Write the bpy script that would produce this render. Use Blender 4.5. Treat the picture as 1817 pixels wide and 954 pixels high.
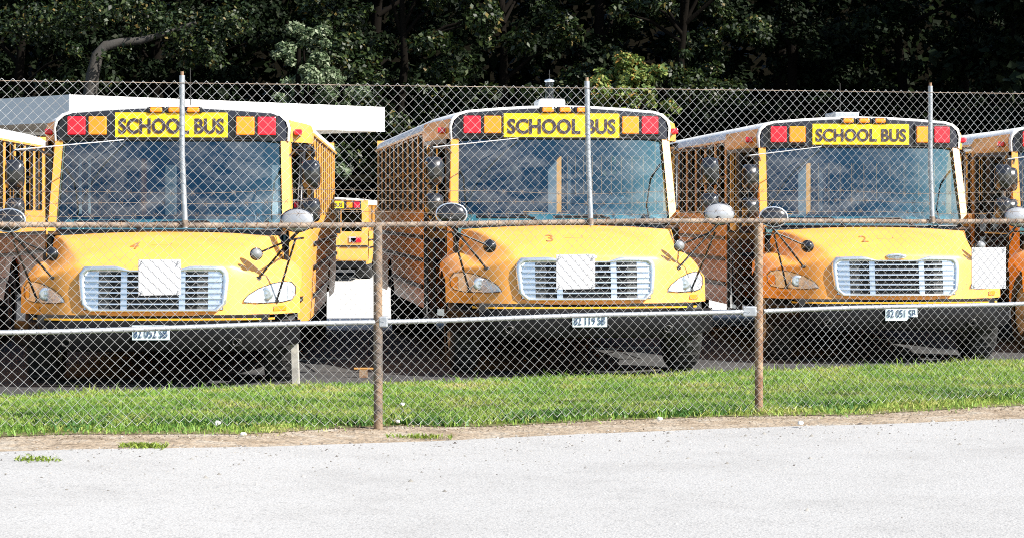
import bpy, bmesh, math, random
import numpy as np
from mathutils import Vector, Matrix
random.seed(7); rng = np.random.default_rng(7)
S = bpy.context.scene; COL = S.collection
R = math.radians
for o in list(bpy.data.objects): bpy.data.objects.remove(o)

# ------------------------------------------------------------------ camera, sky, sun, exposure
HC = 1.46; F = 2800.0                          # eye height, focal length in pixels of a 1200 px wide frame
cam = bpy.data.objects.new('camera', bpy.data.cameras.new('camera')); COL.objects.link(cam); S.camera = cam
cam.location = (0, 0, HC); cam.rotation_euler = (R(90), 0, 0)
cam.data.sensor_width = 36; cam.data.lens = 36*F/1200; cam.data.shift_y = -68/1200
cam.data.clip_start = .1; cam.data.clip_end = 2000
SUN_EL, SUN_AZ = R(40), R(60)                  # azimuth measured from straight behind the camera towards the right
sd = Vector((math.sin(SUN_AZ)*math.cos(SUN_EL), -math.cos(SUN_AZ)*math.cos(SUN_EL), math.sin(SUN_EL)))
w = bpy.data.worlds.new('World'); S.world = w; w.use_nodes = True
nt = w.node_tree; sky = nt.nodes.new('ShaderNodeTexSky'); sky.sky_type = 'NISHITA'; sky.sun_disc = False
sky.sun_elevation = SUN_EL; sky.sun_rotation = math.atan2(sd.x, sd.y)
nt.links.new(sky.outputs[0], nt.nodes['Background'].inputs[0]); nt.nodes['Background'].inputs[1].default_value = .085
sl = bpy.data.lights.new('sun', 'SUN'); sl.energy = 5; sl.angle = R(.5); sl.color = (1, .95, .87)
so = bpy.data.objects.new('sun', sl); COL.objects.link(so); so.rotation_euler = sd.to_track_quat('Z', 'Y').to_euler(); so.location = (30, -20, 40)
S.view_settings.view_transform = 'Standard'; S.view_settings.look = 'None'; S.view_settings.exposure = 1.2; S.view_settings.gamma = 1
S.cycles.pixel_filter_type = 'BLACKMAN_HARRIS'; S.cycles.filter_width = 1.05
S.cycles.use_denoising = False
S.cycles.max_bounces = 8; S.cycles.transparent_max_bounces = 16

# ------------------------------------------------------------------ materials
M = {}
def mat(name, col, rough=.5, metal=0., var=.0, vscale=8., bump=0., bscale=60., spec=.5, col2=None, clear=0.):
    if name in M: return M[name]
    m = bpy.data.materials.new(name); m.use_nodes = True; n = m.node_tree.nodes; l = m.node_tree.links
    b = n['Principled BSDF']; b.inputs['Roughness'].default_value = rough; b.inputs['Metallic'].default_value = metal
    b.inputs['Specular IOR Level'].default_value = spec; b.inputs['Coat Weight'].default_value = clear; b.inputs['Coat Roughness'].default_value = .28 if name == 'bus_yellow' else .08
    tc = n.new('ShaderNodeTexCoord')
    c = (*col, 1); c2 = (*(col2 or [max(0, x*(1-var)) for x in col]), 1)
    if var > 0 or col2:
        t = n.new('ShaderNodeTexNoise'); t.inputs['Scale'].default_value = vscale; t.inputs['Detail'].default_value = 6; t.inputs['Roughness'].default_value = .65
        l.new(tc.outputs['Object'], t.inputs['Vector'])
        r = n.new('ShaderNodeValToRGB'); r.color_ramp.elements[0].position = .38; r.color_ramp.elements[1].position = .62
        r.color_ramp.elements[0].color = c2; r.color_ramp.elements[1].color = c
        l.new(t.outputs[0], r.inputs[0]); l.new(r.outputs[0], b.inputs['Base Color'])
    else: b.inputs['Base Color'].default_value = c
    if bump > 0:
        t2 = n.new('ShaderNodeTexNoise'); t2.inputs['Scale'].default_value = bscale; t2.inputs['Detail'].default_value = 4
        l.new(tc.outputs['Object'], t2.inputs['Vector'])
        bp = n.new('ShaderNodeBump'); bp.inputs['Strength'].default_value = bump; bp.inputs['Distance'].default_value = .02
        l.new(t2.outputs[0], bp.inputs['Height']); l.new(bp.outputs[0], b.inputs['Normal'])
    M[name] = m; return m
def glass(name, tint, ior=1.5, rough=.01, refl=(1, 1, 1), dust=0.):
    m = bpy.data.materials.new(name); m.use_nodes = True; n = m.node_tree.nodes; l = m.node_tree.links
    for x in list(n):
        if x.type != 'OUTPUT_MATERIAL': n.remove(x)
    t = n.new('ShaderNodeBsdfTransparent'); t.inputs[0].default_value = (*tint, 1)
    g = n.new('ShaderNodeBsdfGlossy'); g.inputs['Roughness'].default_value = rough; g.inputs[0].default_value = (*refl, 1)
    f = n.new('ShaderNodeFresnel')
    ge = n.new('ShaderNodeNewGeometry'); mi = n.new('ShaderNodeMix'); mi.inputs[2].default_value = ior; mi.inputs[3].default_value = 1/ior
    l.new(ge.outputs['Backfacing'], mi.inputs[0]); l.new(mi.outputs[0], f.inputs[0])
    x = n.new('ShaderNodeMixShader'); l.new(f.outputs[0], x.inputs[0]); l.new(t.outputs[0], x.inputs[1]); l.new(g.outputs[0], x.inputs[2])
    if dust:
        tc = n.new('ShaderNodeTexCoord'); mp = n.new('ShaderNodeMapping'); mp.inputs['Scale'].default_value = (1.6, 1.6, 3.2); l.new(tc.outputs['Object'], mp.inputs[0])
        tn = n.new('ShaderNodeTexNoise'); tn.inputs['Scale'].default_value = 1.7; tn.inputs['Detail'].default_value = 7; tn.inputs['Roughness'].default_value = .6; tn.inputs['Distortion'].default_value = .8; l.new(mp.outputs[0], tn.inputs['Vector'])
        mr = n.new('ShaderNodeMapRange'); mr.inputs[1].default_value = .45; mr.inputs[2].default_value = .8; mr.inputs[3].default_value = .0; mr.inputs[4].default_value = dust; l.new(tn.outputs[0], mr.inputs[0])
        df = n.new('ShaderNodeBsdfDiffuse'); df.inputs[0].default_value = (.55, .56, .54, 1); y = n.new('ShaderNodeMixShader')
        l.new(mr.outputs[0], y.inputs[0]); l.new(x.outputs[0], y.inputs[1]); l.new(df.outputs[0], y.inputs[2]); x = y
    l.new(x.outputs[0], n['Material Output'].inputs[0]); M[name] = m; return m
def leafmat(name, cols, trans=.35, rough=.5, noise=0., spec=.35):
    m = bpy.data.materials.new(name); m.use_nodes = True; n = m.node_tree.nodes; l = m.node_tree.links
    b = n['Principled BSDF']; b.inputs['Roughness'].default_value = rough; b.inputs['Specular IOR Level'].default_value = spec
    g = n.new('ShaderNodeNewGeometry'); r = n.new('ShaderNodeValToRGB')
    els = r.color_ramp.elements
    while len(els) < len(cols): els.new(.5)
    for i, (p, c) in enumerate(cols): els[i].position = p; els[i].color = (*c, 1)
    src = g.outputs['Random Per Island']
    if noise:
        tc = n.new('ShaderNodeTexCoord'); t = n.new('ShaderNodeTexNoise'); t.inputs['Scale'].default_value = noise; t.inputs['Detail'].default_value = 4
        l.new(tc.outputs['Object'], t.inputs['Vector'])
        ma = n.new('ShaderNodeMath'); ma.operation = 'MULTIPLY_ADD'; ma.inputs[1].default_value = 2.2; ma.inputs[2].default_value = -.7
        l.new(t.outputs[0], ma.inputs[0])
        av = n.new('ShaderNodeMix'); av.inputs[0].default_value = .35
        l.new(ma.outputs[0], av.inputs[2]); l.new(src, av.inputs[3]); src = av.outputs[0]
    l.new(src, r.inputs[0]); l.new(r.outputs[0], b.inputs['Base Color'])
    tr = n.new('ShaderNodeBsdfTranslucent'); l.new(r.outputs[0], tr.inputs[0])
    x = n.new('ShaderNodeMixShader'); x.inputs[0].default_value = trans
    l.new(b.outputs[0], x.inputs[1]); l.new(tr.outputs[0], x.inputs[2]); l.new(x.outputs[0], n['Material Output'].inputs[0])
    M[name] = m; return m
def ground_mat(name, cols, scale, bump, bscale, fine=None, rough=.9):
    m = bpy.data.materials.new(name); m.use_nodes = True; n = m.node_tree.nodes; l = m.node_tree.links
    b = n['Principled BSDF']; b.inputs['Roughness'].default_value = rough; b.inputs['Specular IOR Level'].default_value = .2
    tc = n.new('ShaderNodeTexCoord')
    t = n.new('ShaderNodeTexNoise'); t.inputs['Scale'].default_value = scale; t.inputs['Detail'].default_value = 8; t.inputs['Roughness'].default_value = .7
    l.new(tc.outputs['Object'], t.inputs['Vector'])
    r = n.new('ShaderNodeValToRGB'); els = r.color_ramp.elements
    while len(els) < len(cols): els.new(.5)
    for i, (p, c) in enumerate(cols): els[i].position = p; els[i].color = (*c, 1)
    l.new(t.outputs[0], r.inputs[0]); out = r.outputs[0]
    if fine:
        v = n.new('ShaderNodeTexVoronoi'); v.inputs['Scale'].default_value = fine[0]; l.new(tc.outputs['Object'], v.inputs['Vector'])
        sep = n.new('ShaderNodeSeparateColor'); l.new(v.outputs['Color'], sep.inputs[0])
        r2 = n.new('ShaderNodeValToRGB'); e2 = r2.color_ramp.elements
        e2[0].position = 0; e2[0].color = (*[fine[1]]*3, 1); e2[1].position = fine[2]; e2[1].color = (1, 1, 1, 1)
        l.new(sep.outputs[0], r2.inputs[0])
        mx = n.new('ShaderNodeMix'); mx.data_type = 'RGBA'; mx.blend_type = 'MULTIPLY'; mx.inputs[0].default_value = 1
        l.new(out, mx.inputs[6]); l.new(r2.outputs[0], mx.inputs[7]); out = mx.outputs[2]
    l.new(out, b.inputs['Base Color'])
    t2 = n.new('ShaderNodeTexNoise'); t2.inputs['Scale'].default_value = bscale; t2.inputs['Detail'].default_value = 5; l.new(tc.outputs['Object'], t2.inputs['Vector'])
    bp = n.new('ShaderNodeBump'); bp.inputs['Strength'].default_value = bump; bp.inputs['Distance'].default_value = .03
    l.new(t2.outputs[0], bp.inputs['Height']); l.new(bp.outputs[0], b.inputs['Normal'])
    M[name] = m; return m

YEL = mat('bus_yellow', (.84, .385, .07), .42, var=.13, vscale=2.2, clear=.14)
STRIP = mat('yellow_trim', (.75, .38, .02), .4)
WHT = mat('roof_white', (.8, .8, .78), .4, var=.1, vscale=2)
BLK = mat('black_plastic', (.012, .012, .014), .35, var=.3, vscale=6)
BUMP_ = mat('bumper_black', (.006, .006, .007), .68, var=.3, vscale=5, bump=.1, bscale=20, spec=.1, clear=.12)
CAPB = mat('cap_black', (.012, .014, .03), .22, clear=.3)
RUB = mat('rubber', (.02, .02, .02), .75, var=.4, vscale=14, bump=.2)
CHROME = mat('grille_silver', (.62, .68, .74), .25, metal=.75)
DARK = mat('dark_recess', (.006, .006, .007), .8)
RED = mat('lamp_red', (.75, .008, .03), .2, clear=.5)
AMB = mat('lamp_amber', (.9, .27, .01), .2, clear=.5)
SIGNY = mat('sign_yellow', (.9, .62, .008), .45)
INK = mat('ink_black', (.03, .022, .035), .6)
INKB = mat('plate_ink', (.02, .05, .12), .6)
PLATE = mat('plate_white', (.62, .74, .8), .4, var=.12, vscale=30)
MIRB = mat('mirror_back', (.012, .013, .016), .18, clear=.5)
MIRG = mat('mirror_glass', (.85, .87, .9), .03, metal=1.)
ARM = mat('mirror_arm', (.02, .018, .017), .35)
SEAT = mat('seat_vinyl', (.035, .07, .09), .5)
CEIL = mat('interior_grey', (.16, .18, .2), .7)
STEEL = mat('galvanised_steel', (.42, .45, .48), .45, metal=.55, var=.25, vscale=25)
WIRE = mat('galvanised_wire', (.5, .515, .53), .5, metal=.35, col2=(.34, .33, .32), vscale=3)
RUST2 = mat('rusty_grey_steel', (.10, .085, .075), .8, col2=(.26, .17, .10), vscale=5, bump=.3, bscale=50)
RUST = mat('rusty_steel', (.17, .085, .045), .8, col2=(.31, .22, .14), vscale=9, bump=.3, bscale=50)
RUSTD = mat('rusty_rail', (.09, .065, .05), .8, col2=(.26, .2, .15), vscale=12, bump=.3, bscale=60)
SIGNW = mat('sign_white', (.39, .40, .42), .6, var=.03, vscale=5)
SHELL = mat('mirror_shell_pale', (.36, .37, .39), .25, metal=.4)
SHELLG = mat('mirror_shell_grey', (.2, .21, .22), .3, clear=.3)
FASC = mat('canopy_white', (.84, .84, .83), .5, var=.04, vscale=.8)
SOFF = mat('soffit_beige', (.62, .55, .46), .7)
RIM = mat('wheel_rim', (.45, .45, .43), .5, var=.4, vscale=10)
WSH = glass('windshield_glass', (.58, .74, .8), 2.3, .012, (.28, .72, .95), .14)  # blue of the reflected sky is put into the glossy tint
SGL = glass('side_glass', (.38, .42, .44), 1.5)
LENS = glass('lamp_lens', (.9, .93, .95), 1.35)
def lens_reflector():
    return mat('lamp_reflector', (.8, .83, .87), .3, metal=.35, var=.35, vscale=9, bump=.4, bscale=16)
REFL = lens_reflector()
BARK = mat('bark_grey', (.04, .037, .034), .9, col2=(.04, .036, .03), vscale=3, bump=.6, bscale=14)
BARKD = mat('bark_dark', (.006, .005, .004), 1., bump=.6, bscale=14, spec=.05)
LITTER = mat('litter_white', (.8, .8, .78), .6)

# ------------------------------------------------------------------ mesh helpers
class MB:
    def __init__(s): s.v = []; s.f = []; s.sm = []
    def add(s, vs, fs, smooth=False):
        o = len(s.v); s.v += [tuple(map(float, p)) for p in vs]; s.f += [tuple(i+o for i in f) for f in fs]; s.sm += [smooth]*len(fs); return s
    def box(s, a, b, bev=0.):
        x0, y0, z0 = a; x1, y1, z1 = b
        if bev <= 0:
            return s.add([(x0,y0,z0),(x1,y0,z0),(x1,y1,z0),(x0,y1,z0),(x0,y0,z1),(x1,y0,z1),(x1,y1,z1),(x0,y1,z1)],
                         [(0,3,2,1),(4,5,6,7),(0,1,5,4),(1,2,6,5),(2,3,7,6),(3,0,4,7)])
        bm = bmesh.new(); bmesh.ops.create_cube(bm, size=1)
        for v in bm.verts: v.co = Vector(((x0+x1)/2+v.co.x*(x1-x0), (y0+y1)/2+v.co.y*(y1-y0), (z0+z1)/2+v.co.z*(z1-z0)))
        bmesh.ops.bevel(bm, geom=bm.edges[:], offset=bev, segments=2, affect='EDGES', profile=.5)
        bm.verts.index_update(); s.add([v.co[:] for v in bm.verts], [[v.index for v in f.verts] for f in bm.faces]); bm.free(); return s
    def tube(s, pts, r, n=8, cap=True):
        pts = [Vector(p) for p in pts]; rs = r if isinstance(r, (list, tuple)) else [r]*len(pts)
        vs = []; fs = []; up = None
        for i, p in enumerate(pts):
            d = (pts[min(i+1, len(pts)-1)]-pts[max(i-1, 0)]).normalized()
            if up is None: up = Vector((0,0,1)) if abs(d.z) < .9 else Vector((0,1,0))
            a = d.cross(up).normalized(); b = a.cross(d).normalized(); up = b
            for k in range(n):
                t = 2*math.pi*k/n; vs.append(p+(a*math.cos(t)+b*math.sin(t))*rs[i])
        for i in range(len(pts)-1):
            for k in range(n):
                k2 = (k+1) % n; fs.append((i*n+k, i*n+k2, (i+1)*n+k2, (i+1)*n+k))
        s.add(vs, fs, True)
        if cap:
            s.add(vs[:n], [tuple(range(n))]); s.add(vs[-n:], [tuple(range(n))[::-1]])
        return s
    def grid(s, rows, smooth=True, flip=False):
        n = len(rows[0]); vs = [p for r in rows for p in r]; fs = []
        for i in range(len(rows)-1):
            for j in range(n-1):
                q = (i*n+j, i*n+j+1, (i+1)*n+j+1, (i+1)*n+j); fs.append(q[::-1] if flip else q)
        return s.add(vs, fs, smooth)
    def lathe(s, prof, n=20, o=(0,0,0), axis='x', sc=(1,1,1)):
        vs = []; fs = []; m = len(prof)
        for k in range(n):
            t = 2*math.pi*k/n
            for (a, r) in prof:
                p = {'x': (a, r*math.cos(t), r*math.sin(t)), 'y': (r*math.cos(t), a, r*math.sin(t)), 'z': (r*math.cos(t), r*math.sin(t), a)}[axis]
                vs.append((o[0]+p[0]*sc[0], o[1]+p[1]*sc[1], o[2]+p[2]*sc[2]))
        for k in range(n):
            k2 = (k+1) % n
            for j in range(m-1): fs.append((k*m+j, k*m+j+1, k2*m+j+1, k2*m+j))
        return s.add(vs, fs, True)
    def slab(s, outline, y0f, y1f):
        """outline: (x,z) points; y0f/y1f give front/back y for each point"""
        n = len(outline)
        vs = [(x, y0f(x, z), z) for x, z in outline]+[(x, y1f(x, z), z) for x, z in outline]
        fs = [tuple(range(n)), tuple(range(2*n-1, n-1, -1))]+[(i, i+n, (i+1) % n+n, (i+1) % n) for i in range(n)]
        return s.add(vs, fs)
    def mesh(s, name):
        me = bpy.data.meshes.new(name); me.from_pydata(s.v, [], s.f)
        me.polygons.foreach_set('use_smooth', s.sm)
        bm = bmesh.new(); bm.from_mesh(me); bmesh.ops.recalc_face_normals(bm, faces=bm.faces[:]); bm.to_mesh(me); bm.free(); me.update(); return me
def link(name, me, m=None, parent=None, loc=None, rot=None):
    o = bpy.data.objects.new(name, me); COL.objects.link(o)
    if m and not me.materials: me.materials.append(m)
    if parent: o.parent = parent
    if loc: o.location = loc
    if rot: o.rotation_euler = rot
    return o
def build(name, mb, m, parent=None, loc=None, rot=None): return link(name, mb.mesh(name), m, parent, loc, rot)
def thing(name, label, cat, loc=(0,0,0), rz=0, group=None):
    o = bpy.data.objects.new(name, None); COL.objects.link(o); o.location = loc; o.rotation_euler = (0,0,rz); o.empty_display_size = .3
    return tag(o, label, cat, group)
def tag(o, label, cat, group=None):
    o['label'] = label; o['category'] = cat
    if group: o['group'] = group
    return o
def np_mesh(name, V, Fq, k=4, smooth=False):
    me = bpy.data.meshes.new(name); V = np.asarray(V, np.float32).reshape(-1, 3); Fq = np.asarray(Fq, np.int32).reshape(-1, k)
    me.vertices.add(len(V)); me.vertices.foreach_set('co', V.ravel()); me.loops.add(Fq.size); me.loops.foreach_set('vertex_index', Fq.ravel())
    me.polygons.add(len(Fq)); me.polygons.foreach_set('loop_start', np.arange(0, Fq.size, k, dtype=np.int32)); me.polygons.foreach_set('loop_total', np.full(len(Fq), k, np.int32))
    if smooth: me.polygons.foreach_set('use_smooth', np.ones(len(Fq), bool))
    me.update(calc_edges=True); me.validate(); return me
_txt = {}
def text_mesh(s, h, wdt=None, depth=.004, bold=.0, shear=0.):
    """flat lettering in the XZ plane facing -Y, centred"""
    key = (s, h, wdt, depth, bold, shear)
    if key in _txt: return _txt[key]
    cu = bpy.data.curves.new('lettering', 'FONT'); cu.body = s; cu.align_x = 'CENTER'; cu.align_y = 'CENTER'; cu.size = 1; cu.extrude = depth/2; cu.offset = bold; cu.shear = shear; cu.resolution_u = 3
    o = bpy.data.objects.new('lettering', cu); COL.objects.link(o)
    me = bpy.data.meshes.new_from_object(o.evaluated_get(bpy.context.evaluated_depsgraph_get())); bpy.data.objects.remove(o)
    n = len(me.vertices); a = np.empty(n*3, np.float32); me.vertices.foreach_get('co', a); a = a.reshape(-1, 3)
    mn, mx = a.min(0), a.max(0); c = (mn+mx)/2; sy = h/(mx[1]-mn[1]); sx = wdt/(mx[0]-mn[0]) if wdt else sy
    b = np.stack([(a[:,0]-c[0])*sx, -a[:,2], (a[:,1]-c[1])*sy], 1)
    me.vertices.foreach_set('co', b.astype(np.float32).ravel()); me.update(); me.materials.clear(); _txt[key] = me; return me
def sstep(t): t = min(1, max(0, t)); return t*t*(3-2*t)

# ------------------------------------------------------------------ ground: one terrain function, layered sheets
fence_y = lambda X: 16.3+.504*X
def gz(X, Y):
    d = Y-fence_y(X)
    z = .09*sstep((-X-.2)/3)*(1-sstep((d-1.5)/2.5))
    z -= .6*sstep((Y-32)/32)
    if Y > 86: z += (Y-86)*.22
    return z
def sheet(name, xs, ys, dz, m, mask=None, kind='structure', yf=None):
    V = [(x, (yf(x, y) if yf else y), 0) for y in ys for x in xs]
    V = [(x, y, gz(x, y)+dz) for x, y, _ in V]; n = len(xs)
    Fq = [(i*n+j, i*n+j+1, (i+1)*n+j+1, (i+1)*n+j) for i in range(len(ys)-1) for j in range(n-1)]
    o = link(name, np_mesh(name, V, Fq, smooth=True), m); o['kind'] = kind; return o
lin = lambda a, b, n: [a+(b-a)*i/(n-1) for i in range(n)]
YARD = ground_mat('shaded_asphalt', [(.3, (.035, .037, .041)), (.7, (.08, .079, .077))], 1.2, .4, 70, (90, .6, .4))  # shade under and between the buses is put into this dark colour
SUNLIT_YARD = ground_mat('sunlit_concrete', [(.3, (.5, .49, .46)), (.7, (.6, .58, .54))], .8, .2, 40)  # yard beyond the buses, its sunlight put into the pale colour
ROAD = ground_mat('pale_gravel_road', [(.3, (.29, .288, .284)), (.5, (.333, .332, .328)), (.72, (.35, .35, .348))], .9, .3, 80, (85, .7, .25))
DIRT = ground_mat('dry_dirt', [(.3, (.17, .125, .08)), (.5, (.31, .25, .185)), (.68, (.36, .33, .28))], 3.5, .8, 30, (40, .5, .3))
SOIL = ground_mat('grass_soil', [(.3, (.08, .085, .03)), (.7, (.2, .19, .08))], 3, .6, 30)
sheet('ground', [-900,-300,-120,-60]+lin(-40, 40, 81)+[60,120,300,900], [-300,-60,-20]+lin(-4, 100, 131)+[110, 130, 160, 300, 900], -.02, SOIL)
sheet('sunlit_yard_patch', lin(-5.6, 4.4, 21), lin(29.2, 76, 48), .006, SUNLIT_YARD)
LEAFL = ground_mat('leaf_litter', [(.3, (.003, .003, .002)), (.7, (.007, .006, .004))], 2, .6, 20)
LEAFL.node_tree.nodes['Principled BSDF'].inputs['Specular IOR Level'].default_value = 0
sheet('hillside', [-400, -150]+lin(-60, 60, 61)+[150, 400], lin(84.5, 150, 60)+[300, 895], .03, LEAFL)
wob = lambda x: .10*math.sin(1.7*x+.6)+.06*math.sin(4.3*x)+.04*math.sin(9.1*x+1)
def traced(pts):
    out = []
    for u, v in pts:
        Y = 16.
        for _ in range(12): Y = (HC-gz((u-600)*Y/F, Y))*F/(v-200)
        out.append(((u-600)*Y/F, Y))
    out = [(out[0][0]-6, out[0][1]-1.6)]+out+[(out[-1][0]+8, out[-1][1]+3.6)]
    return [p[0] for p in out], [p[1] for p in out]
GLX, GLY = traced([(-60, 467), (0, 465), (150, 462), (300, 460), (450, 451), (600, 452), (800, 442), (1000, 438), (1200, 428), (1260, 426)])
REX, REY = traced([(-60, 484), (0, 483), (150, 479), (300, 476), (450, 471), (600, 466), (800, 457), (1000, 450), (1200, 444), (1260, 442)])
grass_lo = lambda x: float(np.interp(x, GLX, GLY))+.5*wob(x)
grass_hi = lambda x: fence_y(x)+4.3+.25*wob(x)+.2*sstep((-x)/3)
road_edge = lambda x: float(np.interp(x, REX, REY))+.35*wob(x)
sheet('yard', lin(-30, 30, 61), [t**1.5 for t in lin(0, 1, 90)], .0, YARD, yf=lambda x, t: fence_y(x)+2.6+(84-fence_y(x)-2.6)*t)
sheet('road', lin(-26, 26, 105), lin(0, 1, 60), .004, ROAD, yf=lambda x, t: -12+(road_edge(x)+12)*t)
sheet('dirt_verge', lin(-12, 14, 105), lin(0, 1, 8), .0, DIRT, yf=lambda x, t: road_edge(x)-.25+(grass_lo(x)+.5-road_edge(x)+.25)*t)
sheet('grass_bank', lin(-12, 14, 105), lin(0, 1, 24), .004, SOIL, yf=lambda x, t: grass_lo(x)+(grass_hi(x)-grass_lo(x))*t)

GRASS = leafmat('grass_blades', [(0, (.07, .17, .03)), (.3, (.16, .3, .05)), (.55, (.28, .38, .07)), (.76, (.4, .38, .13)), (1, (.5, .42, .24))], .35, .5, 1.6)
WEED = leafmat('weed_leaves', [(0, (.12, .2, .02)), (1, (.26, .32, .05))], .3)
def blades(px, py, h, wd, seed, lean=.5):
    g = np.random.default_rng(seed); n = len(px); pz = np.array([gz(a, b)+.006 for a, b in zip(px, py)])
    a = g.uniform(0, 2*np.pi, n); ca, sa = np.cos(a), np.sin(a); t = g.uniform(0, 2*np.pi, n); le = g.uniform(.1, lean, n)*h
    P = np.stack([px, py, pz], 1); W = np.stack([ca*wd, sa*wd, 0*ca], 1)
    mid = P+np.stack([np.cos(t)*le*.35, np.sin(t)*le*.35, h*.6], 1); tip = P+np.stack([np.cos(t)*le, np.sin(t)*le, h], 1)
    V = np.stack([P-W, P+W, mid+W*.7, mid-W*.7, tip], 1).reshape(-1, 3)
    b = np.arange(n)[:, None]*5
    Fq = np.concatenate([b+[0, 1, 2], b+[0, 2, 3], b+[3, 2, 4]], 1)
    return np_mesh('blades', V, Fq, 3)
N = 170000
X = rng.uniform(-5.2, 6.0, N); t = rng.uniform(0, 1, N)**1.15
lo = np.array([grass_lo(x) for x in X]); hi = np.array([grass_hi(x) for x in X]); Y = lo+(hi-lo)*t
frq = np.sin(X*2.1+1.3*np.sin(Y*1.7))*np.sin(Y*2.6+X*.7)
Y += rng.normal(0, .13, N)-.05*(np.sin(X*5.3)*np.sin(X*1.9)+.5); edge = np.clip((Y-lo)/.5+.1, 0, 1); patch = np.sin(X*3.1+2*np.sin(Y*2.3))*np.sin(Y*4.1+X*1.3+.8); keep = rng.uniform(0, 1, N) < (.12+.88*edge)*np.where(patch > .72, .35, 1)
X, Y, frq, t = X[keep], Y[keep], frq[keep], t[keep]
H = rng.uniform(.014, .046, len(X))*(1+.45*frq); near = np.exp(-((Y-np.array([fence_y(x) for x in X])-.25)/.3)**2)
H *= 1+.6*near*rng.uniform(0, 1, len(X)); H += .06*(t > .985)*rng.uniform(0, 1, len(X))*(rng.uniform(0, 1, len(X)) < .25)
o = link('grass', blades(X, Y, H, rng.uniform(.0025, .0065, len(X)), 3, 1.9), GRASS); o['kind'] = 'stuff'
# broad leaved weeds crowding the foot of the fence
n = 15000; X = rng.uniform(-5, 5.8, n); fy = np.array([fence_y(x) for x in X]); Y = fy+.28+.12*np.sin(X*2.3)+rng.normal(0, .17, n)
cl_ = np.sin(X*6.1+1.2*np.sin(Y*5))+np.sin(X*2.2+Y*3.7); ok = (cl_ > rng.uniform(-.9, 1.2, n)) & (Y > np.array([grass_lo(x) for x in X])+.02); X, Y = X[ok], Y[ok]
BROAD = leafmat('broadleaf', [(0, (.025, .075, .018)), (.6, (.06, .15, .03)), (1, (.14, .25, .05))], .25, .5, 2.)
o = link('broadleaf_weeds', blades(X, Y, rng.uniform(.02, .065, len(X)), rng.uniform(.006, .013, len(X)), 9, 1.6), BROAD); o['kind'] = 'stuff'
# dry straw and crumbs lying on the verge
n = 2600; X = rng.uniform(-4.6, 5.5, n); Y = np.array([grass_lo(x) for x in X])+rng.normal(-.16, .2, n)
STRAW = leafmat('dry_straw', [(0, (.14, .1, .06)), (.6, (.25, .2, .14)), (1, (.36, .32, .27))], .1)
o = link('dry_straw', blades(X, Y, rng.uniform(.003, .014, n), rng.uniform(.003, .007, n), 5, 5.), STRAW); o['kind'] = 'stuff'

# loose grit and crumbs on the road
n = 1500; X = rng.uniform(-4.5, 5.2, n); E_ = np.array([road_edge(x) for x in X]); Y = E_-np.abs(rng.exponential(.9, n))+.15
V = []; Fq = []
for i in range(n):
    r = rng.uniform(.003, .011)*(1 if rng.uniform() < .9 else 1.7); z = gz(X[i], Y[i])+.004; a = rng.uniform(0, 6.28); c_, s_ = math.cos(a)*r, math.sin(a)*r; b = len(V)
    V += [(X[i]+c_, Y[i]+s_, z), (X[i]-s_, Y[i]+c_, z), (X[i]-c_*.8, Y[i]-s_*.8, z), (X[i]+s_, Y[i]-c_, z), (X[i]+c_*.2, Y[i]+s_*.2, z+r*rng.uniform(.5, .9))]
    Fq += [(b, b+1, b+4), (b+1, b+2, b+4), (b+2, b+3, b+4), (b+3, b, b+4)]
GRIT = leafmat('road_grit', [(0, (.06, .05, .045)), (.5, (.22, .21, .19)), (1, (.42, .41, .4))], 0., .8)
o = link('grit', np_mesh('grit', V, Fq, 3), GRIT); o['kind'] = 'stuff'

# ------------------------------------------------------------------ trees
def leaves(clumps, n, size, seed, droop=.25):
    g = np.random.default_rng(seed); C = np.array([c[:3] for c in clumps]); Rr = np.array([c[3] for c in clumps])
    pr = Rr**2/np.sum(Rr**2); idx = g.choice(len(C), n, p=pr)
    d = g.normal(size=(n, 3)); d /= np.linalg.norm(d, axis=1)[:, None]; rad = g.uniform(0, 1, n)**.45
    P = C[idx]+d*(Rr[idx]*rad)[:, None]*np.array([1, 1, .72])
    nrm = d*.6+np.array([0, 0, .7])+g.normal(size=(n, 3))*.55; nrm /= np.linalg.norm(nrm, axis=1)[:, None]
    a = np.cross(nrm, g.normal(size=(n, 3))); a /= np.linalg.norm(a, axis=1)[:, None]; b = np.cross(nrm, a)
    s = (size*g.uniform(.6, 1.3, n))[:, None]
    V = np.stack([P-a*s*.5, P-a*s*.05+b*s*.34-nrm*s*.1, P+a*s*.55-np.array([0,0,1])*s*droop, P-a*s*.05-b*s*.34-nrm*s*.1], 1).reshape(-1, 3)
    return np_mesh('crown', V, np.arange(n*4).reshape(-1, 4))
def crown_clumps(seed, h, r, z0, n=70, squash=1.):
    g = np.random.default_rng(seed); out = []
    for _ in range(n):
        th = g.uniform(0, 2*np.pi); zz = g.uniform(0, 1); rr = r*math.sqrt(max(.05, 1-(2*zz-.9)**2*.8))*g.uniform(.35, 1.05)
        out.append((rr*math.cos(th), rr*math.sin(th)*squash, z0+zz*(h-z0), g.uniform(.3, .85)*r*.27))
    return out
LM = {  # sunlight and shade of the wood are put into these leaf colours
 'dark': leafmat('leaves_shaded', [(0, (.0025, .006, .002)), (.7, (.006, .012, .004)), (1, (.012, .017, .006))], .08, .6, 0, .1),
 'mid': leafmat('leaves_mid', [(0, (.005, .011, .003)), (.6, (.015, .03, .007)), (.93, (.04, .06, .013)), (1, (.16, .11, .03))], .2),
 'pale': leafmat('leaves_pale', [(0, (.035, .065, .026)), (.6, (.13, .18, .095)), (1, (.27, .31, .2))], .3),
 'turn': leafmat('leaves_turning', [(0, (.04, .08, .018)), (.6, (.13, .19, .045)), (.86, (.25, .28, .07)), (.95, (.3, .18, .04)), (1, (.36, .19, .04))], .25)}
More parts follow.
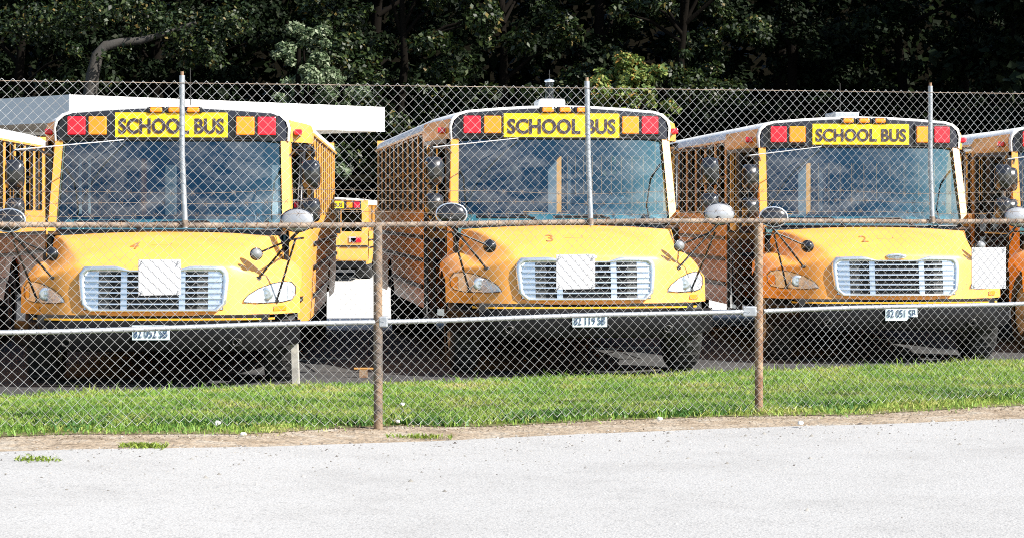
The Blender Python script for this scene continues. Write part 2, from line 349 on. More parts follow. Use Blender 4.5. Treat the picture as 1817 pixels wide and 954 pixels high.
def tree(label, X, Y, h, r, z0, kind, seed, nl, size, trunk_r=.3, trunk_pts=None, bark=None, squash=.8, clumps=None, n=70, group='trees behind the yard'):
    z = gz(X, Y)-.1
    o = thing('tree', label, 'tree', (X, Y, z), 0, group)
    g = random.Random(seed); mb = MB()
    pts = trunk_pts or [(0,0,0), (g.uniform(-.2,.2), 0, h*.25), (g.uniform(-.4,.4), g.uniform(-.3,.3), h*.5), (g.uniform(-.6,.6), g.uniform(-.4,.4), h*.9)]
    mb.tube(pts, [trunk_r*(1-.75*i/(len(pts)-1)) for i in range(len(pts))], 9)
    cl = clumps or crown_clumps(seed, h, r, z0, n, squash)
    for c in ([] if trunk_pts else cl[::6]):
        s0 = Vector((0, 0, max(.5, min(h*.6, c[2]-r*.35)))); e = Vector(c[:3]); mb.tube([s0, s0.lerp(e, .5)+Vector((0,0,.25)), e], [trunk_r*.35, trunk_r*.2, trunk_r*.06], 5)
    build('trunk', mb, bark or BARKD, o); link('crown', leaves(cl, nl, size, seed), LM[kind], o); return o
px = lambda u, d: (u-600)*d/F
pz = lambda v, d: HC+(200-v)*d/F

# grey leaning tree at top left, its bough bending right
d = 92; X0 = px(106, d); zb = gz(X0, d)-.1
tp = [(px(u, d)-X0, 0, pz(v, d)-zb) for u, v in ((100, 190), (102, 120), (106, 62), (109, 40), (114, 18), (124, 7), (142, 3), (165, 1), (190, -6), (230, -20))]
cl = [(px(u, d)-X0, g_, pz(v, d)-zb, r_) for u, v, r_, g_ in ((215, 12, 1.0, .5), (238, 2, 1.1, 0), (250, 22, .7, -.5), (200, -20, 1.2, 0), (160, -34, 1.2, .5), (60, -30, 1.5, .5), (20, -20, 1.3, 1), (270, -25, 1.2, 0), (110, -40, 1.3, 0), (45, 45, .5, 1.2), (75, 50, .5, 1.2), (128, 22, .45, -.6), (92, 12, .5, -.6), (150, 12, .35, -.5), (135, 48, .45, -.4))]
tree('tall tree with a bare grey trunk whose bough bends right above the canopy', X0, d, 10, 3, 5, 'mid', 21, 5200, .17, .34, tp, BARK, clumps=cl)
SPEC = [ # label, u, d, height, crown radius, crown base, kind, leaves, leaf size
 ('dark tree filling the top left corner behind the white canopy', 20, 99, 14, 4.4, 1.6, 'dark', 17000, .23),
 ('dark tree between the bent grey trunk and the pale tree', 215, 101, 15, 4.6, 1.4, 'dark', 17000, .23),
 ('pale grey green tree standing behind the right end of the canopy', 360, 90, 8.2, 2.1, 2.2, 'pale', 12000, .17),
 ('dark green tree directly above the far bus seen from behind', 470, 95, 12, 3.9, 1.5, 'mid', 17000, .21),
 ('dark tree standing behind bus 3 left of its roof strobe', 590, 97, 13, 4.1, 1.2, 'mid', 17000, .21),
 ('lit green tree with orange tints behind the right side of bus 3', 738, 86, 7.6, 1.9, 3.4, 'turn', 12000, .18),
 ('tall green tree overhanging the gap between bus 3 and bus 2', 800, 93, 13, 3.4, 4.6, 'mid', 17000, .18),
 ('deeply shaded tree standing behind the left half of bus 2', 930, 98, 14, 4.2, 1.0, 'dark', 17000, .23),
 ('deeply shaded tree standing behind the fence pipe at bus 2', 1060, 99, 14, 4.4, 1.0, 'dark', 17000, .23),
 ('deeply shaded tree at the right edge above the last bus', 1190, 97, 14, 4.4, 1.0, 'dark', 17000, .23)]
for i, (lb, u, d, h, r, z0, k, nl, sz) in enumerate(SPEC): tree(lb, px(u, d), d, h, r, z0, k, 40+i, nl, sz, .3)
for i, (x, y, h) in enumerate([(-27, 104, 15), (-16, 108, 17), (-6, 107, 17), (4, 108, 17), (12, 108, 17), (20, 106, 17), (26, 100, 16), (31, 92, 16)]):   # second row: closes the gaps
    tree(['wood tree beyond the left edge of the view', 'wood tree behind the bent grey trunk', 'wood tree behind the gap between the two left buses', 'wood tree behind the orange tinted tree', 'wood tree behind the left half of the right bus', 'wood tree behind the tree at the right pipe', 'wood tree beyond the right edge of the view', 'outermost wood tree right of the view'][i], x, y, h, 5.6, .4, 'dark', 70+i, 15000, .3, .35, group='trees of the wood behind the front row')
for i, (x, y, h, r) in enumerate([(19.5, 76, 15, 5.5), (27, 78, 16, 6), (23, 88, 16, 5.5), (34, 80, 17, 6.5), (22.5, 94, 17, 5.5), (29, 88, 19, 6)]):  # unseen trees added to keep the sun off the woods at right
    tree(['tall added shade tree at the yard side right of the view', 'broad added shade tree behind the tall yard side one', 'added shade tree beside the wood right of the view', 'large outermost added shade tree right of the view', 'added shade tree touching the wood just right of the view', 'tallest added shade tree of the right hand group'][i], x, y, h, r, 1.5, 'dark', 140+i, 7000, .5, .35, group='unseen shade trees added right of the yard')
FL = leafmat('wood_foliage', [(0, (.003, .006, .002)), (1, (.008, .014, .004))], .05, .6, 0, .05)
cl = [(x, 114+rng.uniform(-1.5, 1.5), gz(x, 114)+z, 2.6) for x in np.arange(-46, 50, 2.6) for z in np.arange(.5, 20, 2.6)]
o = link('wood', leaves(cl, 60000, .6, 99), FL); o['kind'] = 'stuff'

# ------------------------------------------------------------------ white flat canopy behind bus 4
cn = thing('canopy', 'long flat white canopy roof standing behind bus 4', 'canopy', (-7.6, 41, 0), 0)
d1 = Vector((5.15, 5., 0)); d2 = Vector((-4.6, 4.75, 0))
P0 = Vector((0, 0, 0)); P = [P0, d1, d1+d2, d2]; zb, zt = 2.98, 3.45
mb = MB()
for a, b in ((0, 1), (1, 2), (2, 3), (3, 0)):
    p, q = P[a], P[b]; nrm = Vector(((q-p).y, -(q-p).x, 0)).normalized()*.05; e = (q-p).normalized()*.05
    mb.add([(p.x, p.y, zb), (q.x, q.y, zb), (q.x, q.y, zt), (p.x, p.y, zt)], [(0,1,2,3)])
build('fascia', mb, FASC, cn)
build('roof_deck', MB().add([(p.x, p.y, zt-.004) for p in P], [(0,1,2,3)]), FASC, cn)
build('soffit', MB().add([(p.x, p.y, zb+.06) for p in P], [(3,2,1,0)]), SOFF, cn)
for fx, fy in ((.2, .25), (.8, .25), (.2, .75), (.8, .75)):
    p = d1*fx+d2*fy; z = gz(p.x-7.6, p.y+41); build('column', MB().box((p.x-.1, p.y-.1, z-.05), (p.x+.1, p.y+.1, zb+.06)), FASC, cn)

# ------------------------------------------------------------------ the bus (x to image right, y back from the bumper, z up)
L = 10.2
def yf(x): a = abs(x); return .04+.05*(a/.6)**2+.48*min(1, max(0, (a-.55)/.65))**2.1
ZB = .644
def ztop(x): a = abs(x); return 1.10-.02*(a/.6)**2 if a < .62 else 1.079-.10*sstep((a-.62)/.3)-.10*max(0, (a-.92)/.26)**2
yfront = lambda x, z: yf(x)+.16*(z-ZB)
def hood_mb():
    cols = []
    def xs(xc, xf): return [xc*t for t in (0, .2, .4, .6, .8, .93, 1)]+[xc+(xf-xc)*t for t in (.12, .5, .88, 1)]+[xf+(1.185-xf)*t for t in (.15, .4, .65, .85, 1)]
    f0 = xs(.62, .92); rows = []
    for k in range(6):
        rows.append([(x, yfront(x, ZB+(ztop(x)-.05-ZB)*k/5), ZB+(ztop(x)-.05-ZB)*k/5) for x in f0])
    rows.append([(x, yfront(x, ztop(x))+.006, ztop(x)-.016) for x in f0])
    ns = 12
    for k in range(ns+1):
        s = k/ns; xc = .62+.36*s; xf_ = .92+.11*s; row = []
        for j, (x0, x) in enumerate(zip(f0, xs(xc, xf_))):
            y0 = yfront(x0, ztop(x0))+.04; y = y0+(1.28-y0)*s
            zc = 1.10+(1.325-1.10)*math.sin(s*math.pi/2)**.9
            zin = zc-.035*(x/max(xc, .1))**2*(.5+.5*s); zfe = ztop(min(1.185, x))+(1.085-ztop(.92))*sstep(s*1.3)
            if x <= xc: z = zin if s > 0 else ztop(x0)
            elif x < xf_:
                t = (x-xc)/(xf_-xc); zf = ztop(.92)+(1.085-ztop(.92))*sstep(s*1.3); zi = zc-.035*(.5+.5*s); z = zi+(zf-zi)*sstep(t*.85+.08)
            else: t = (x-xf_)/(1.185-xf_); zf = ztop(.92)+(1.085-ztop(.92))*sstep(s*1.3); z = zf-.11*t*t
            if s == 0: z = ztop(x0)
            row.append((x, y, z))
        rows.append(row)
    mb = MB()
    for sg in (1, -1): mb.grid([[(sg*p[0], p[1], p[2]) for p in r] for r in rows], True, sg < 0)
    for sg in (1, -1):      # fender flank with the wheel arch
        out = [r[-1] for r in rows[6:]]; sk = []
        for (x, y, z) in out:
            lo_ = ZB
            if abs(y-1.0) < .52: lo_ = max(ZB, .4+math.sqrt(.52**2-(y-1.0)**2))
            lo_ = min(lo_, z-.01); sk.append([(sg*(x+.004*t), y, z+(lo_-z)*t) for t in (0, .08, .3, .65, 1)])
        mb.grid(sk, True)
    bm = bmesh.new(); me = mb.mesh('t'); bm.from_mesh(me); bmesh.ops.remove_doubles(bm, verts=bm.verts[:], dist=.002)
    out = MB(); bm.verts.index_update(); out.add([v.co[:] for v in bm.verts], [[v.index for v in f.verts] for f in bm.faces], True); bm.free(); return out
# hood height at (x,y) found by ray casting on the built mesh
from mathutils.bvhtree import BVHTree
_h = hood_mb(); HB = BVHTree.FromPolygons([Vector(v) for v in _h.v], _h.f)
def hz(x, y): h = HB.ray_cast(Vector((x, y, 3)), Vector((0, 0, -1))); return h[0].z if h[0] else 1.1
def hy(x, z): h = HB.ray_cast(Vector((x, -2, z)), Vector((0, 1, 0))); return h[0].y if h[0] else .3
def rounded(pts, r, n=4):
    out = []; m = len(pts)
    for i in range(m):
        p = Vector(pts[i]); a = (Vector(pts[i-1])-p); b = (Vector(pts[(i+1) % m])-p)
        rr = r[i] if isinstance(r, (list, tuple)) else r
        if rr <= 0: out.append(tuple(p)); continue
        ra = min(rr, a.length*.49); rb = min(rr, b.length*.49); A = p+a.normalized()*ra; B = p+b.normalized()*rb
        for k in range(n+1): t = k/n; q = A*(1-t)**2+p*2*t*(1-t)+B*t*t; out.append(tuple(q))
    return out
def dense(pts, n):
    """resample a closed outline so that strips follow the curved nose"""
    out = []
    for i in range(len(pts)):
        a, b = Vector(pts[i]), Vector(pts[(i+1) % len(pts)]); m = max(1, int((b-a).length/n))
        for k in range(m): out.append(tuple(a.lerp(b, k/m)))
    return out
def conform_patch(outline, off, n=10, m=8):
    """convex (x,z) outline -> curved patch lying 'off' in front of the nose"""
    xs_ = [p[0] for p in outline]; x0, x1 = min(xs_), max(xs_); rows = []
    for i in range(n+1):
        x = x0+(x1-x0)*(i/n*.996+.002); zs = []
        for k in range(len(outline)):
            a, b = outline[k], outline[(k+1) % len(outline)]
            if (a[0]-x)*(b[0]-x) <= 0 and a[0] != b[0]: zs.append(a[1]+(b[1]-a[1])*(x-a[0])/(b[0]-a[0]))
        zl, zh = (min(zs), max(zs)) if zs else (outline[0][1],)*2
        rows.append([(x, hy(x, zl+(zh-zl)*k/m)-off, zl+(zh-zl)*k/m) for k in range(m+1)])
    return rows
def half_ring(outer, inner, off0, off1):
    pass
GO = [(0, .677), (.53, .677), (.60, .74), (.622, .93), (.615, 1.0), (.575, 1.05), (.34, 1.056), (.29, 1.05), (.2, 1.02), (0, 1.018)]
GI = [(0, .70), (.50, .70), (.552, .75), (.565, .93), (.56, .975), (.535, 1.0), (.34, 1.003), (.29, 1.003), (.2, 1.003), (0, 1.003)]
def grille_frame_mb():
    mb = MB(); g = yfront
    for sg in (1, -1):
        o_, i_ = [], []
        for k in range(len(GO)-1):
            for t in (0, .25, .5, .75):
                o_.append((GO[k][0]+(GO[k+1][0]-GO[k][0])*t, GO[k][1]+(GO[k+1][1]-GO[k][1])*t)); i_.append((GI[k][0]+(GI[k+1][0]-GI[k][0])*t, GI[k][1]+(GI[k+1][1]-GI[k][1])*t))
        o_.append(GO[-1]); i_.append(GI[-1])
        rows = [[(sg*p[0], g(p[0], p[1])-.001, p[1]) for p in o_], [(sg*(p[0]*.9+q[0]*.1), g(p[0], p[1])-.035, p[1]*.9+q[1]*.1) for p, q in zip(o_, i_)],
                [(sg*(p[0]*.3+q[0]*.7), g(p[0], p[1])-.04, p[1]*.3+q[1]*.7) for p, q in zip(o_, i_)], [(sg*q[0], g(q[0], q[1])-.006, q[1]) for q in i_]]
        mb.grid(rows, True)
    return mb
def strip_x(mb, x0, x1, z0, z1, off, n=10, th=.01):
    rows = []
    for i in range(n+1):
        x = x0+(x1-x0)*i/n; rows.append([(x, yfront(x, z0)-off+th, z0), (x, yfront(x, z0)-off, z0), (x, yfront(x, z1)-off, z1), (x, yfront(x, z1)-off+th, z1)])
    return mb.grid(rows, False)
CAPO = [(1.03, 2.135), (1.035, 2.25), (1.015, 2.31), (.96, 2.358), (.88, 2.384), (.6, 2.407), (.3, 2.424), (0, 2.43)]
ycap = lambda x: 1.66+.07*(x/1.03)**2
def cap_mb():
    mb = MB(); full = [(-x, z) for x, z in CAPO[:-1]][::1]+[(x, z) for x, z in CAPO[::-1]]
    # full: from lower left, up and over, to lower right
    rows = []
    for off, sc in ((.04, 1.), (.0, 1.), (-.02, .985)):
        rows.append([(x*sc, ycap(x)+off, (z-2.28)*(1. if sc == 1. else .97)+2.28) for x, z in full])
    mb.grid(rows, True)
    inner = rows[-1]; top = [(p[0], p[1], p[2]) for p in inner]; bot = [(p[0], ycap(p[0])-.02, 2.137) for p in inner]
    mb.grid([top, bot], False)
    rows2 = [[(p[0], ycap(p[0])+.1, 2.125) for p in inner], bot]; mb.grid(rows2, False); return mb
SEC_A = [(1.045, 2.13), (1.055, 2.25), (1.036, 2.328), (.979, 2.378), (.892, 2.405), (.605, 2.429), (.3, 2.447), (0, 2.453)]
SEC_B = [(1.22, 2.13), (1.225, 2.235), (1.205, 2.30), (1.14, 2.345), (1.0, 2.385), (.65, 2.432), (.3, 2.450), (0, 2.457)]
def roof_rows(lo_, hi_):
    st = [(1.70, 0.), (1.9, .3), (2.15, .72), (2.45, 1.)]+[(y, 1.) for y in lin(3, L-.25, 8)]
    rows = []
    for y, t in st:
        t = sstep(t); sec = [(a[0]+(b[0]-a[0])*t, a[1]+(b[1]-a[1])*t) for a, b in zip(SEC_A, SEC_B)][lo_:hi_]; yy = y
        rows.append([(x, yy+(.07*(x/1.03)**2*(1-t)), z) for x, z in sec])
    if hi_ > 4:
        for y, k in ((L-.12, .03), (L-.03, .09), (L, .16)): rows.append([(x*(1-k*.12), y, 2.13+(z-2.13)*(1-k)) for x, z in SEC_B[lo_:hi_]])
    else: rows.append([(x, L, z) for x, z in SEC_B[lo_:hi_]])
    return rows
def mirrored(rows):
    mb = MB()
    for sg in (1, -1): mb.grid([[(sg*p[0], p[1], p[2]) for p in r] for r in rows], True, sg < 0)
    return mb
def side_x(y): return 1.06+(1.22-1.06)*sstep((y-1.3)/1.15)
Y0W, PIT, NW = 2.78, .70, 10
def panel_mb(sg):       # lower side, cowl to tail, with a wheel arch
    mb = MB(); ys = lin(1.29 if sg > 0 else 2.62, 2.6 if sg > 0 else 2.66, 8)+lin(2.75, L, 40); rows = []
    for y in ys:
        x = side_x(y); lo_ = .5
        if abs(y-7.6) < .52: lo_ = .42+math.sqrt(.52**2-(y-7.6)**2)
        lo_ = max(.5, lo_); rows.append([(sg*x, y, 1.46), (sg*(x+.004), y, 1.3), (sg*(x+.004), y, max(lo_+.02, 1.0)), (sg*(x-.002), y, max(lo_+.01, .7)), (sg*(x-.02), y, lo_)])
    return mb.grid(rows, True)
def pillar_mb(sg, y0, y1, z0=1.455, z1=2.22): return MB().box((min(sg*1.165, sg*1.218), y0, z0), (max(sg*1.165, sg*1.218), y1, z1))
def apillar_mb(sg):
    rows = []
    for t in (0, .5, 1):
        z = 1.33+(2.15-1.33)*t; y = 1.47+(1.74-1.47)*t; xi, xo = (1.0-.03*t, 1.082-.03*t)
        rows.append([(sg*xi, y-.03, z), (sg*(xo-.01), y-.015, z), (sg*xo, y+.03, z), (sg*(xo+.004), y+.16, z), (sg*(xi+.02), y+.16, z), (sg*xi, y-.015, z)])
    return MB().grid(rows, False)
def glass_pt(u, t): # windshield, u in -1..1, t 0 bottom..1 top
    z = 1.335+(2.145-1.335)*t; x = u*(1.012-.03*t); y = (1.30+.17*abs(u)**2.4)+(.34-.06*abs(u)**2)*t; return (x, y, z)
def windshield_mb(): return MB().grid([[glass_pt(-1+2*i/24, j/10) for i in range(25)] for j in range(11)], True)
def gasket_mb():
    mb = MB(); lp = [glass_pt(-1+2*i/20, 0) for i in range(21)]+[glass_pt(1, j/8) for j in range(1, 9)]+[glass_pt(1-2*i/20, 1) for i in range(1, 21)]+[glass_pt(-1, 1-j/8) for j in range(1, 8)]
    c = [Vector(p)+Vector((0, -.008, 0)) for p in lp]; return mb.tube(c+[c[0]], .014, 6, False)
def bumper_mb():
    rows = []; pf = [(.594, .06), (.592, .012), (.57, 0), (.47, -.004), (.37, .004), (.355, .02), (.352, .08)]
    for i in range(33):
        x = -1.2+2.4*i/32; a = abs(x); y = -.09+.05*(a/.8)**2+.42*max(0, (a-.72)/.48)**2.2
        rows.append([(x, y+o_, z+(.045*max(0, (a-.8)/.4)**1.5 if z < .4 else 0)) for z, o_ in pf])
    return MB().grid(rows, True)
def ybump(x): a = abs(x); return -.09+.05*(a/.8)**2+.42*max(0, (a-.72)/.48)**2.2
def strip_mb():
    rows = []
    for i in range(25):
        x = -1.0+2.0*i/24; y = ybump(x)+.04; rows.append([(x, y+.05, .611), (x, y, .611), (x, y, .624), (x, y+.05, .624)])
    return MB().grid(rows, False)
def wheel_parts(wd):
    ty = MB().lathe([(-wd/2, .25), (-wd/2, .38), (-wd*.36, .418), (wd*.36, .418), (wd/2, .38), (wd/2, .25)], 28)
    for k in range(28):
        t = 2*math.pi*k/28
        ty.box((-wd*.34, .416*math.cos(t)-.012, .416*math.sin(t)-.012), (wd*.34, .416*math.cos(t)+.012, .416*math.sin(t)+.012))
    ri = MB().lathe([(-wd*.42, .0), (-wd*.42, .09), (-wd*.22, .12), (-wd*.22, .2), (-wd*.44, .255), (wd*.44, .255), (wd*.22, .2), (wd*.22, .12), (wd*.42, .09), (wd*.42, 0)], 20)
    return ty, ri
_cache = {}
def part(key, name, fn, m, parent, loc=None, rot=None):
    if key not in _cache: _cache[key] = fn().mesh(name); _cache[key].materials.append(m)
    return link(name, _cache[key], None, parent, loc, rot)
def lamp_frame_mb(wd, h):
    mb = MB(); b = .016
    return mb.box((-wd/2-b, -.02, -h/2-b), (wd/2+b, .02, h/2+b), .006)
def lens_mb(wd, h): return MB().box((-wd/2, -.02, -h/2), (wd/2, .01, h/2), .01)
HL = [(.742, .752), (.745, .772), (.78, .812), (.86, .862), (.97, .902), (1.06, .915), (1.12, .905), (1.152, .865), (1.15, .80), (1.125, .76), (1.05, .744), (.85, .742)]
def crossview(o, sg, tilt):
    """round mirror, oval mirror and tripod on the front corner"""
    def P_(x, y): return Vector((sg*x, y, hz(x, y)-.004))
    J = Vector((sg*1.13, .18, 1.27)); A = P_(.86, .30); B = P_(1.0, .42); Ov = Vector((sg*.845, .2, 1.15)); base = Vector((sg*1.2, .2, 1.34))
    mb = MB()
    mb.tube([A, J], .0095, 7); mb.tube([B, J+Vector((sg*.04, 0, 0))], .0095, 7); mb.tube([Ov, J], .0085, 7); mb.tube([J, base], .013, 7)
    for q in (A, B): mb.box((q.x-.022, q.y-.02, q.z-.012), (q.x+.022, q.y+.02, q.z+.012), .005)
    mb.tube([J, Vector((sg*1.19, 1.25, 1.27))], .010, 6)
    mnt = build('mirror_mount', mb, ARM, o)
    # domes: glass cap facing forward-in/back to the driver, dark shell behind
    def dome(nm, c, r, sz, rot, rim):
        sh = MB().lathe([(.0, r), (.012, r*.97), (.026, r*.8), (.036, r*.45), (.04, 0)], 24, axis='y', sc=(1, 1, sz))
        gl = MB().lathe([(-.035, 0), (-.03, r*.4), (-.018, r*.75), (-.002, r*.95)], 24, axis='y', sc=(1, 1, sz))
        m_ = build(nm, sh, ((SHELL if nm[0] == 'c' else SHELLG) if sg > 0 else MIRB), o, c, rot); build('mirror_glass', gl, MIRG, m_); build('mirror_rim', MB().tube([(r*math.cos(2*math.pi*k/24), 0, r*sz*math.sin(2*math.pi*k/24)) for k in range(25)], .009, 6, False), rim, m_); nm[0] == 'o' or build('mirror_boss', MB().lathe([(.03, r*.2), (.06, r*.16), (.065, 0)], 10, (.02, 0, -r*sz*.5), 'y'), ARM, m_)
    dome('crossview_mirror', (sg*1.19, .1, 1.43), .134, .70, (R(8), 0, R(180)), MIRB if sg > 0 else CHROME)
    dome('oval_mirror', (Ov.x, Ov.y-.02, Ov.z), .056 if sg < 0 else .05, .9, (0, 0, R(150) if sg < 0 else R(205)), MIRB)
def side_mirror(o, sg):
    mb = MB(); x = sg*1.28; y = .95
    mb.tube([(sg*1.06, 1.55, 2.0), (sg*1.12, 1.3, 2.04), (x+sg*.02, y, 2.03), (x+sg*.02, y+.02, 1.98)], .012, 6)
    mb.tube([(sg*1.07, 1.45, 1.40), (x, y+.05, 1.36), (x, y+.03, 1.42)], .012, 6); mb.tube([(x, y+.03, 1.40), (x, y+.03, 1.98)], .01, 6)
    build('mirror_bracket', mb, ARM, o)
    for nm, z0, z1 in (('upper_mirror', 1.69, 1.95), ('lower_mirror', 1.41, 1.62)):
        zc = (z0+z1)/2; rows = []
        for t, k in ((0, .8), (.03, 1), (.07, .96), (.1, .75), (.115, .3)):
            rows.append([(.085*k*c_, -t, (z1-z0)/2*k*s_) for c_, s_ in [(math.copysign(abs(math.cos(a))**.5, math.cos(a)), math.copysign(abs(math.sin(a))**.5, math.sin(a))) for a in [2*math.pi*i/24 for i in range(25)]]])
        mm = MB().grid(rows, True); mm.add(rows[-1][:-1], [tuple(range(24))])
        m_ = build(nm, mm, MIRB, o, (x, y, zc), (0, 0, R(-14)*sg))
        build('mirror_glass', MB().add(rows[0][:-1], [tuple(range(24))]), MIRG, m_)

def make_bus(label, loc, rz, number=None, plate=None, sign_w=1.1, sign_z=(2.165, 2.375), dx=0., rear=False, strobe=None, seats=True, front=True, bent=False, latch=0.):
    o = thing('school_bus', label, 'bus', loc, rz, 'school buses parked in the yard')
    Pt = lambda key, name, fn, m, loc=None, rot=None, par=None: part(key, name, fn, m, par or o, loc, rot)
    Pt('roof', 'roof', lambda: mirrored(roof_rows(1, 8)), WHT)
    for sg in (1, -1):
        Pt(('header', sg), 'side_header', lambda: MB().grid([[(sg*(p[0]+.004), p[1], p[2]) for p in r] for r in roof_rows(0, 3) if r[0][1] < 2.6]+[[(sg*1.224, 2.72, 2.13), (sg*1.229, 2.72, 2.235), (sg*1.209, 2.72, 2.30)]], True), YEL)
        Pt(('gutter', sg), 'gutter', lambda: MB().box((min(sg*1.205, sg*1.232), 2.725, 2.216), (max(sg*1.205, sg*1.232), L-.02, 2.24)), YEL)
        Pt(('liner', sg), 'interior_wall', lambda: MB().box((min(sg*1.14, sg*1.15), 2.7, .745), (max(sg*1.14, sg*1.15), L-.1, 1.44)), CEIL)
    Pt('panelr', 'side_panel', lambda: panel_mb(1), YEL); Pt('panell', 'side_panel', lambda: panel_mb(-1), YEL)
    for sg in (1, -1):
        for z in (1.2, .98, .72): Pt(('rub', sg, z), 'rub_rail', lambda: MB().box((min(sg*1.216, sg*1.242), 2.7, z-.02), (max(sg*1.216, sg*1.242), 6.95 if z < .9 else L-.02, z+.02), .006), BLK)
        for k in range(NW+1):
            Pt(('pil', sg), 'window_pillar', lambda: pillar_mb(sg, -.04, .04), YEL, (0, Y0W-.04+k*PIT, 0))
        for k in range(NW):
            y0 = Y0W+.0+k*PIT
            def frame():
                mb = MB(); a, b = sorted((sg*1.185, sg*1.205))
                mb.box((a, 0, 1.458), (b, .62, 1.478)); mb.box((a, 0, 2.195), (b, .62, 2.215)); mb.box((a, 0, 1.479), (b, .018, 2.194)); mb.box((a, .602, 1.479), (b, .62, 2.194)); mb.box((a, .019, 1.84), (b, .601, 1.862)); return mb
            fr = Pt(('wfr', sg), 'window', frame, BLK, (0, y0, 0))
            Pt(('pane', sg), 'pane', lambda: MB().add([(sg*1.19, .018, 1.478), (sg*1.19, .602, 1.478), (sg*1.19, .602, 2.196), (sg*1.19, .018, 2.196)], [(0,1,2,3)]), SGL, par=fr)
    # tail wall built round its window openings
    def tail():
        mb = MB(); y0, y1 = L-.03, L
        mb.box((-1.2, y0, .5), (1.2, y1, 1.45)); mb.box((-1.2, y0, 2.08), (1.2, y1, 2.36))
        for a, b in ((-1.2, -1.02), (-.42, -.32), (.32, .42), (1.02, 1.2)): mb.box((a, y0, 1.4502), (b, y1, 2.0798))
        return mb
    Pt('tail', 'rear_wall', tail, YEL)
    for i, (a, b) in enumerate(((-1.02, -.42), (-.32, .32), (.42, 1.02))):
        Pt(('rw', i), 'rear_window', lambda: MB().add([(a, L-.015, 1.45), (b, L-.015, 1.45), (b, L-.015, 2.08), (a, L-.015, 2.08)], [(0,1,2,3)]), SGL)
    Pt('floor', 'floor', lambda: MB().box((-1.16, 1.7, .70), (1.16, L-.05, .74)), BLK)
    Pt('ceil', 'ceiling', lambda: MB().grid([[(x*1.14, y, 2.19+.17*(1-x*x)) for x in lin(-1, 1, 9)] for y in (1.85, L-.1)], True), CEIL)
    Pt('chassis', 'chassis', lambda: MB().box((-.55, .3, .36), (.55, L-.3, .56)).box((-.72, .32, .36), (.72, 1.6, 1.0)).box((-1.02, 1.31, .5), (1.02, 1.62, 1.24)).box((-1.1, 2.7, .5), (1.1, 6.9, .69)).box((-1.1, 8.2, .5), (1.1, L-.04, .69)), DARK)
    def tail_in():
        mb = MB().box((-1.13, L-.08, .745), (1.13, L-.07, 1.44)); mb.box((-1.13, L-.08, 2.081), (1.13, L-.07, 2.18))
        for a, b in ((-1.13, -1.02), (-.42, -.32), (.32, .42), (1.02, 1.13)): mb.box((a, L-.08, 1.4402), (b, L-.07, 2.0808))
        return mb
    Pt('liner', 'rear_interior_wall', tail_in, CEIL)
    if seats:
        for k in range(10):
            for sg in (-1, 1):
                Pt('seat', 'seat', lambda: MB().box((-.44, -.05, .75), (.44, .06, 1.42), .04).box((-.44, -.42, .95), (.44, -.051, 1.06), .03), SEAT, (sg*.66, 3.6+k*.66, 0))
    for sg in (1, -1):
        for nm, y, wdt, x in (('front_wheel', .98, .26, 1.01), ('rear_wheel', 7.6, .5, .93)):
            ty, ri = (lambda: wheel_parts(wdt)[0]), (lambda: wheel_parts(wdt)[1])
            wh = Pt(('ty', nm), nm, ty, RUB, (sg*x, y, .43)); Pt(('ri', nm), 'rim', ri, RIM, par=wh)
    if rear:
        bb = Pt('rbump', 'rear_bumper', lambda: MB().box((-1.15, L, .40), (1.15, L+.16, .60), .02), BUMP_)
        Pt('rband', 'rear_light_band', lambda: MB().box((-1.0, L, 2.11), (1.0, L+.03, 2.35), .02), CAPB)
        Pt('rsign', 'sign_board', lambda: MB().box((-.5, L+.03, 2.13), (.5, L+.045, 2.33)), SIGNY)
        link('sign_lettering', text_mesh('SCHOOL BUS', .13, .92, bold=.02), INK, o, (0, L+.05, 2.23), (0, 0, R(180)))
        for sg in (1, -1):
            Pt('rl', 'red_lamp', lambda: lens_mb(.17, .17), RED, (sg*.87, L+.04, 2.23), (0, 0, R(180))); Pt('al', 'amber_lamp', lambda: lens_mb(.17, .17), AMB, (sg*.66, L+.04, 2.23), (0, 0, R(180)))
            Pt('tl', 'tail_lamp', lambda: MB().box((-.16, 0, -.07), (.16, .03, .07), .01), RED, (sg*.85, L, 1.2))
        Pt('ed', 'emergency_door', lambda: MB().box((-.36, L, .64), (.36, L+.02, 1.44), .005), YEL)
        Pt('dframe', 'door_window_frame', lambda: MB().box((-.4, L, 1.40), (.4, L+.03, 1.46)).box((-.4, L, 2.06), (.4, L+.03, 2.11)).box((-.4, L, 1.461), (-.34, L+.03, 2.059)).box((.34, L, 1.461), (.4, L+.03, 2.059)), BLK)
        Pt('rrail', 'rear_rail', lambda: MB().box((-1.2, L, 1.0), (1.2, L+.03, 1.05)), BLK)
        Pt('rstk', 'reflector', lambda: MB().box((-.1, L+.02, 1.14), (.1, L+.03, 1.3)), SIGNW, (-.75, 0, 0))
    if not front: return o
    Pt('hood', 'hood', hood_mb, YEL)
    # grille
    gr = Pt('gframe', 'grille', grille_frame_mb, CHROME)
    Pt('gback', 'grille_mesh', lambda: strip_x(MB(), -.575, .575, .69, 1.02, .004, 16, .002), DARK, par=gr)
    for sg in (1, -1):
        Pt(('gside', sg), 'grille_cheek', lambda: strip_x(MB(), *sorted((sg*.452, sg*.57)), .695, 1.008, .010, 4, .004), CHROME, par=gr)
        Pt(('gdiv', sg), 'grille_divider', lambda: strip_x(MB(), sg*.24-.026, sg*.24+.026, .69, 1.012, .014, 3), CHROME, par=gr)
        Pt(('gdim', sg), 'grille_mesh', lambda: strip_x(MB(), *sorted((sg*.36, sg*.45)), .695, 1.008, .007, 3, .002), mat('radiator_grey', (.07, .07, .07), .7), par=gr)
